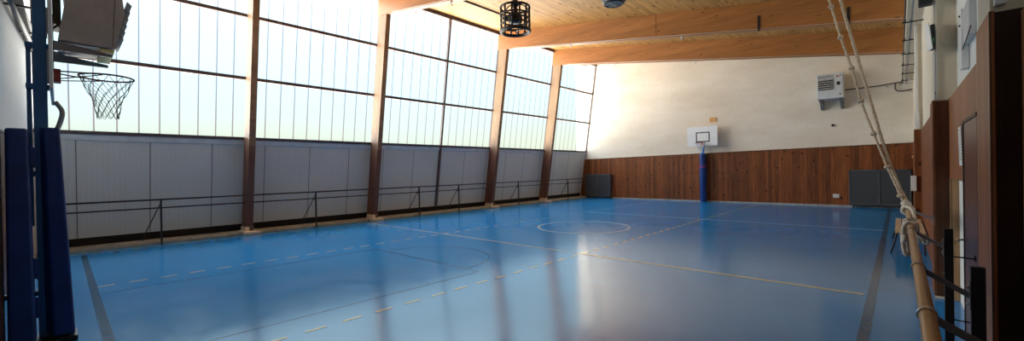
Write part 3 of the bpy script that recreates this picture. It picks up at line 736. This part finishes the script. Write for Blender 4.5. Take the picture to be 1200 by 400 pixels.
# ------------------------------------------------------------------ fittings on the right wall
t = thing('emergency_light', 'tilted black and white fixture with a green light on the plaster pier', 'light', (.31, 7.66, 3.36))
b = MB(); b.prism([(.292, 7.60, 3.52), (.35, 7.60, 3.53), (.35, 7.60, 3.22), (.318, 7.60, 3.21)], (0, .118, 0)); b.build('housing', 'black_plastic', t)
b = MB(); b.loft([(.283, 7.66, 3.20), (.318, 7.50, 3.20), (.330, 7.51, 3.20), (.300, 7.66, 3.20)], [(.255, 7.66, 3.53), (.288, 7.50, 3.53), (.300, 7.51, 3.53), (.272, 7.66, 3.53)]); b.build('diffuser', 'white_metal', t)
MB().box((.334, 7.593, 3.31), (.343, 7.60, 3.35)).build('indicator', 'led', t)
t = thing('wall_speaker', 'black box fixture above the tilted light, cut by the top of the photo', 'speaker', (.27, 7.66, 3.9))
MB().box((.205, 7.56, 3.80), (.34, 7.74, 4.05), .012).build('cabinet', 'black_plastic', t)
MB().box((.225, 7.552, 3.83), (.32, 7.562, 4.02), .003).build('grille', 'black', t); MB().box((.33, 7.64, 3.9), (.36, 7.72, 3.96)).build('mount', 'galv', t)
t = thing('cable_trunking', 'white vertical cable trunking on the plaster pier under the tilted light', 'trunking', (.35, 7.7, 2.9))
MB().box((.338, 7.69, 2.56), (.356, 7.722, 3.18), .002).build('channel', 'pvc', t); MB().box((.362, 7.69, 2.56), (.372, 7.722, 5.0), .002).build('channel', 'pvc', t)
MB().ball((.355, 7.685, 2.66), .008).build('screw', 'black', t)
t = thing('cable_trunking', 'white vertical trunking on the farther plaster pier above its timber', 'trunking', (.33, 13.72, 3.5))
MB().box((.300, 13.71, 2.60), (.345, 13.75, 5.0), .002).build('channel', 'pvc', t); MB().box((.285, 13.69, 2.58), (.36, 13.75, 2.95), .004).build('cover', 'pvc', t)
t = thing('cable_trunking', 'white upright trunking above the dark near pier at the top right corner', 'trunking', (.4, 3.4, 3.0))
MB().box((.388, 3.405, 2.60), (.418, 3.448, 4.9), .002).build('channel', 'pvc', t); MB().box((.383, 3.40, 2.59), (.423, 3.448, 2.63), .002).build('end_cover', 'pvc', t)
t = thing('switch_box', 'grey sheet metal box with a long arm on the white wall above the wainscot', 'box', (.52, 6.2, 3.1))
MB().box((.50, 5.88, 2.97), (WR, 6.42, 3.33), .006).build('box', 'heater', t)
MB().box((.49, 6.42, 2.74), (.545, 6.60, 3.36), .006).build('arm', 'white_metal', t)
MB().box((.51, 5.98, 3.33), (WR, 6.14, 5.0), .004).build('riser', 'heater', t)
MB().box((.515, 5.84, 3.33), (WR, 5.88, 5.0), .004).build('riser', 'pvc', t)
b = MB(); b.tube(spline([(.50, 6.5, 2.92), (.50, 6.3, 2.95), (.49, 5.9, 2.955), (.50, 5.75, 3.02)], 6), .005, 6); b.build('cable', 'black', t)
for zz in (3.30, 3.2): MB().ball((.488, 6.5, zz), .012).build('screw', 'black', t)
t = thing('paper_notice', 'narrow white paper notice with lines of small print pinned to the right wainscot', 'notice', (.467, 6.35, 1.9))
b = MB(); q = []
b.loft([(.469, 6.20, 1.72), (.469, 6.46, 1.72), (.462, 6.47, 2.12), (.462, 6.21, 2.12)], [(.4692, 6.20, 1.722), (.4692, 6.46, 1.722), (.4625, 6.47, 2.12), (.4625, 6.21, 2.12)]); b.build('sheet', 'paper', t)
b = MB()
for k in range(11):
    zc = 2.08-k*.03; xo = .4615+(2.12-zc)*.0175
    b.box((xo-.0012, 6.26, zc), (xo-.0006, 6.26+random.uniform(.09, .16), zc+.008))
b.build('print', 'black', t)

# ------------------------------------------------------------------ light
W = bpy.data.worlds.new('sky'); S.world = W; W.use_nodes = True
nt = W.node_tree; nt.nodes.clear(); g = N(nt)
out = g.n('ShaderNodeOutputWorld'); bg = g.n('ShaderNodeBackground'); tc = g.n('ShaderNodeTexCoord'); sx = g.n('ShaderNodeSeparateXYZ')
g.l(tc.outputs['Generated'], sx.inputs[0]); z = sx.outputs[2]
wob = g.math('MULTIPLY', g.math('SUBTRACT', g.noise(tc.outputs['Generated'], 3.0, 4), .5), .06)
ze = g.math('ADD', z, wob)
SKY_LOW, SKY_HIGH, GROUND = 1.0, 4.0, 1.6
rp = g.n('ShaderNodeValToRGB'); g.l(g.rng(ze, -.3, 1.0), rp.inputs[0])
cr = rp.color_ramp
def st(z): return (z+.3)/1.3
stops = [(-.30, (8.4, 7.8, 6.8)), (-.06, (6.8, 6.4, 5.6)), (.02, (.58, .60, .43)), (.07, (.58, .64, .52)), (.12, (.58, .70, .66)), (.18, (.60, .83, .91)), (.27, (.66, .93, 1.04)), (.345, (.95, 1.3, 1.42)), (.40, (1.7, 2.2, 2.4)), (.47, (3.4, 4.0, 4.3)), (1.0, (4.4, 4.7, 4.9))]
while len(cr.elements) < len(stops): cr.elements.new(.5)
for e, (zz, c) in zip(cr.elements, stops): e.position = st(zz); e.color = (*c, 1)
dt = g.n('ShaderNodeVectorMath', operation='DOT_PRODUCT'); g.l(tc.outputs['Generated'], dt.inputs[0]); dt.inputs[1].default_value = (-.85, -.47, .23)
glow = g.rng(dt.outputs['Value'], .925, .985, 0, 1, True)      # hazy sun beyond the near end of the window wall
gc = g.mix(glow, rp.outputs[0], (7.6, 7.4, 7.0))
g.l(gc, bg.inputs[0]); bg.inputs[1].default_value = 1.0; g.l(bg.outputs[0], out.inputs[0])

for i in range(5):      # sampling portals on the glazing
    l = bpy.data.lights.new('window_portal', 'AREA'); l.shape = 'RECTANGLE'; l.size = BAY[i+1]-BAY[i]; l.size_y = 5.25; l.energy = 1
    l.cycles.is_portal = True
    o = bpy.data.objects.new('window_portal', l); C.objects.link(o)
    zc = 5.46; o.location = (G(zc)-.05, (BAY[i]+BAY[i+1])/2, zc)
    nrm = Vector((1, 0, -.158)).normalized(); yv = Vector((0, 1, 0)); zl = -nrm; xl = yv; yl = zl.cross(xl)
    o.rotation_euler = Matrix((xl, yl, zl)).transposed().to_euler()

# ------------------------------------------------------------------ camera
cam = bpy.data.cameras.new('camera'); co = bpy.data.objects.new('camera', cam); C.objects.link(co); S.camera = co
yaw, pitch, roll, f, cy = 0.747229449, -0.00488271705, -0.0179959061, 489.698, 202.6356
fw = Vector((-math.sin(yaw)*math.cos(pitch), math.cos(yaw)*math.cos(pitch), math.sin(pitch)))
r = Vector((math.cos(yaw), math.sin(yaw), 0)); u = r.cross(fw)
c_, s_ = math.cos(roll), math.sin(roll); r2 = r*c_+u*s_; u2 = u*c_-r*s_
co.matrix_world = Matrix.Translation((0, 0, 1.75)) @ Matrix((r2, u2, -fw)).transposed().to_4x4()
cam.sensor_fit = 'HORIZONTAL'; cam.sensor_width = 36; cam.lens = f/1200*36; cam.shift_y = (cy-200)/1200; cam.clip_start = .05
S.view_settings.view_transform = 'Standard'; S.view_settings.look = 'None'; S.view_settings.gamma = 1; S.view_settings.exposure = 0.52
S.view_settings.use_curve_mapping = False
S.cycles.max_bounces = 10; S.cycles.diffuse_bounces = 6; S.cycles.transparent_max_bounces = 12; S.cycles.sample_clamp_indirect = 8
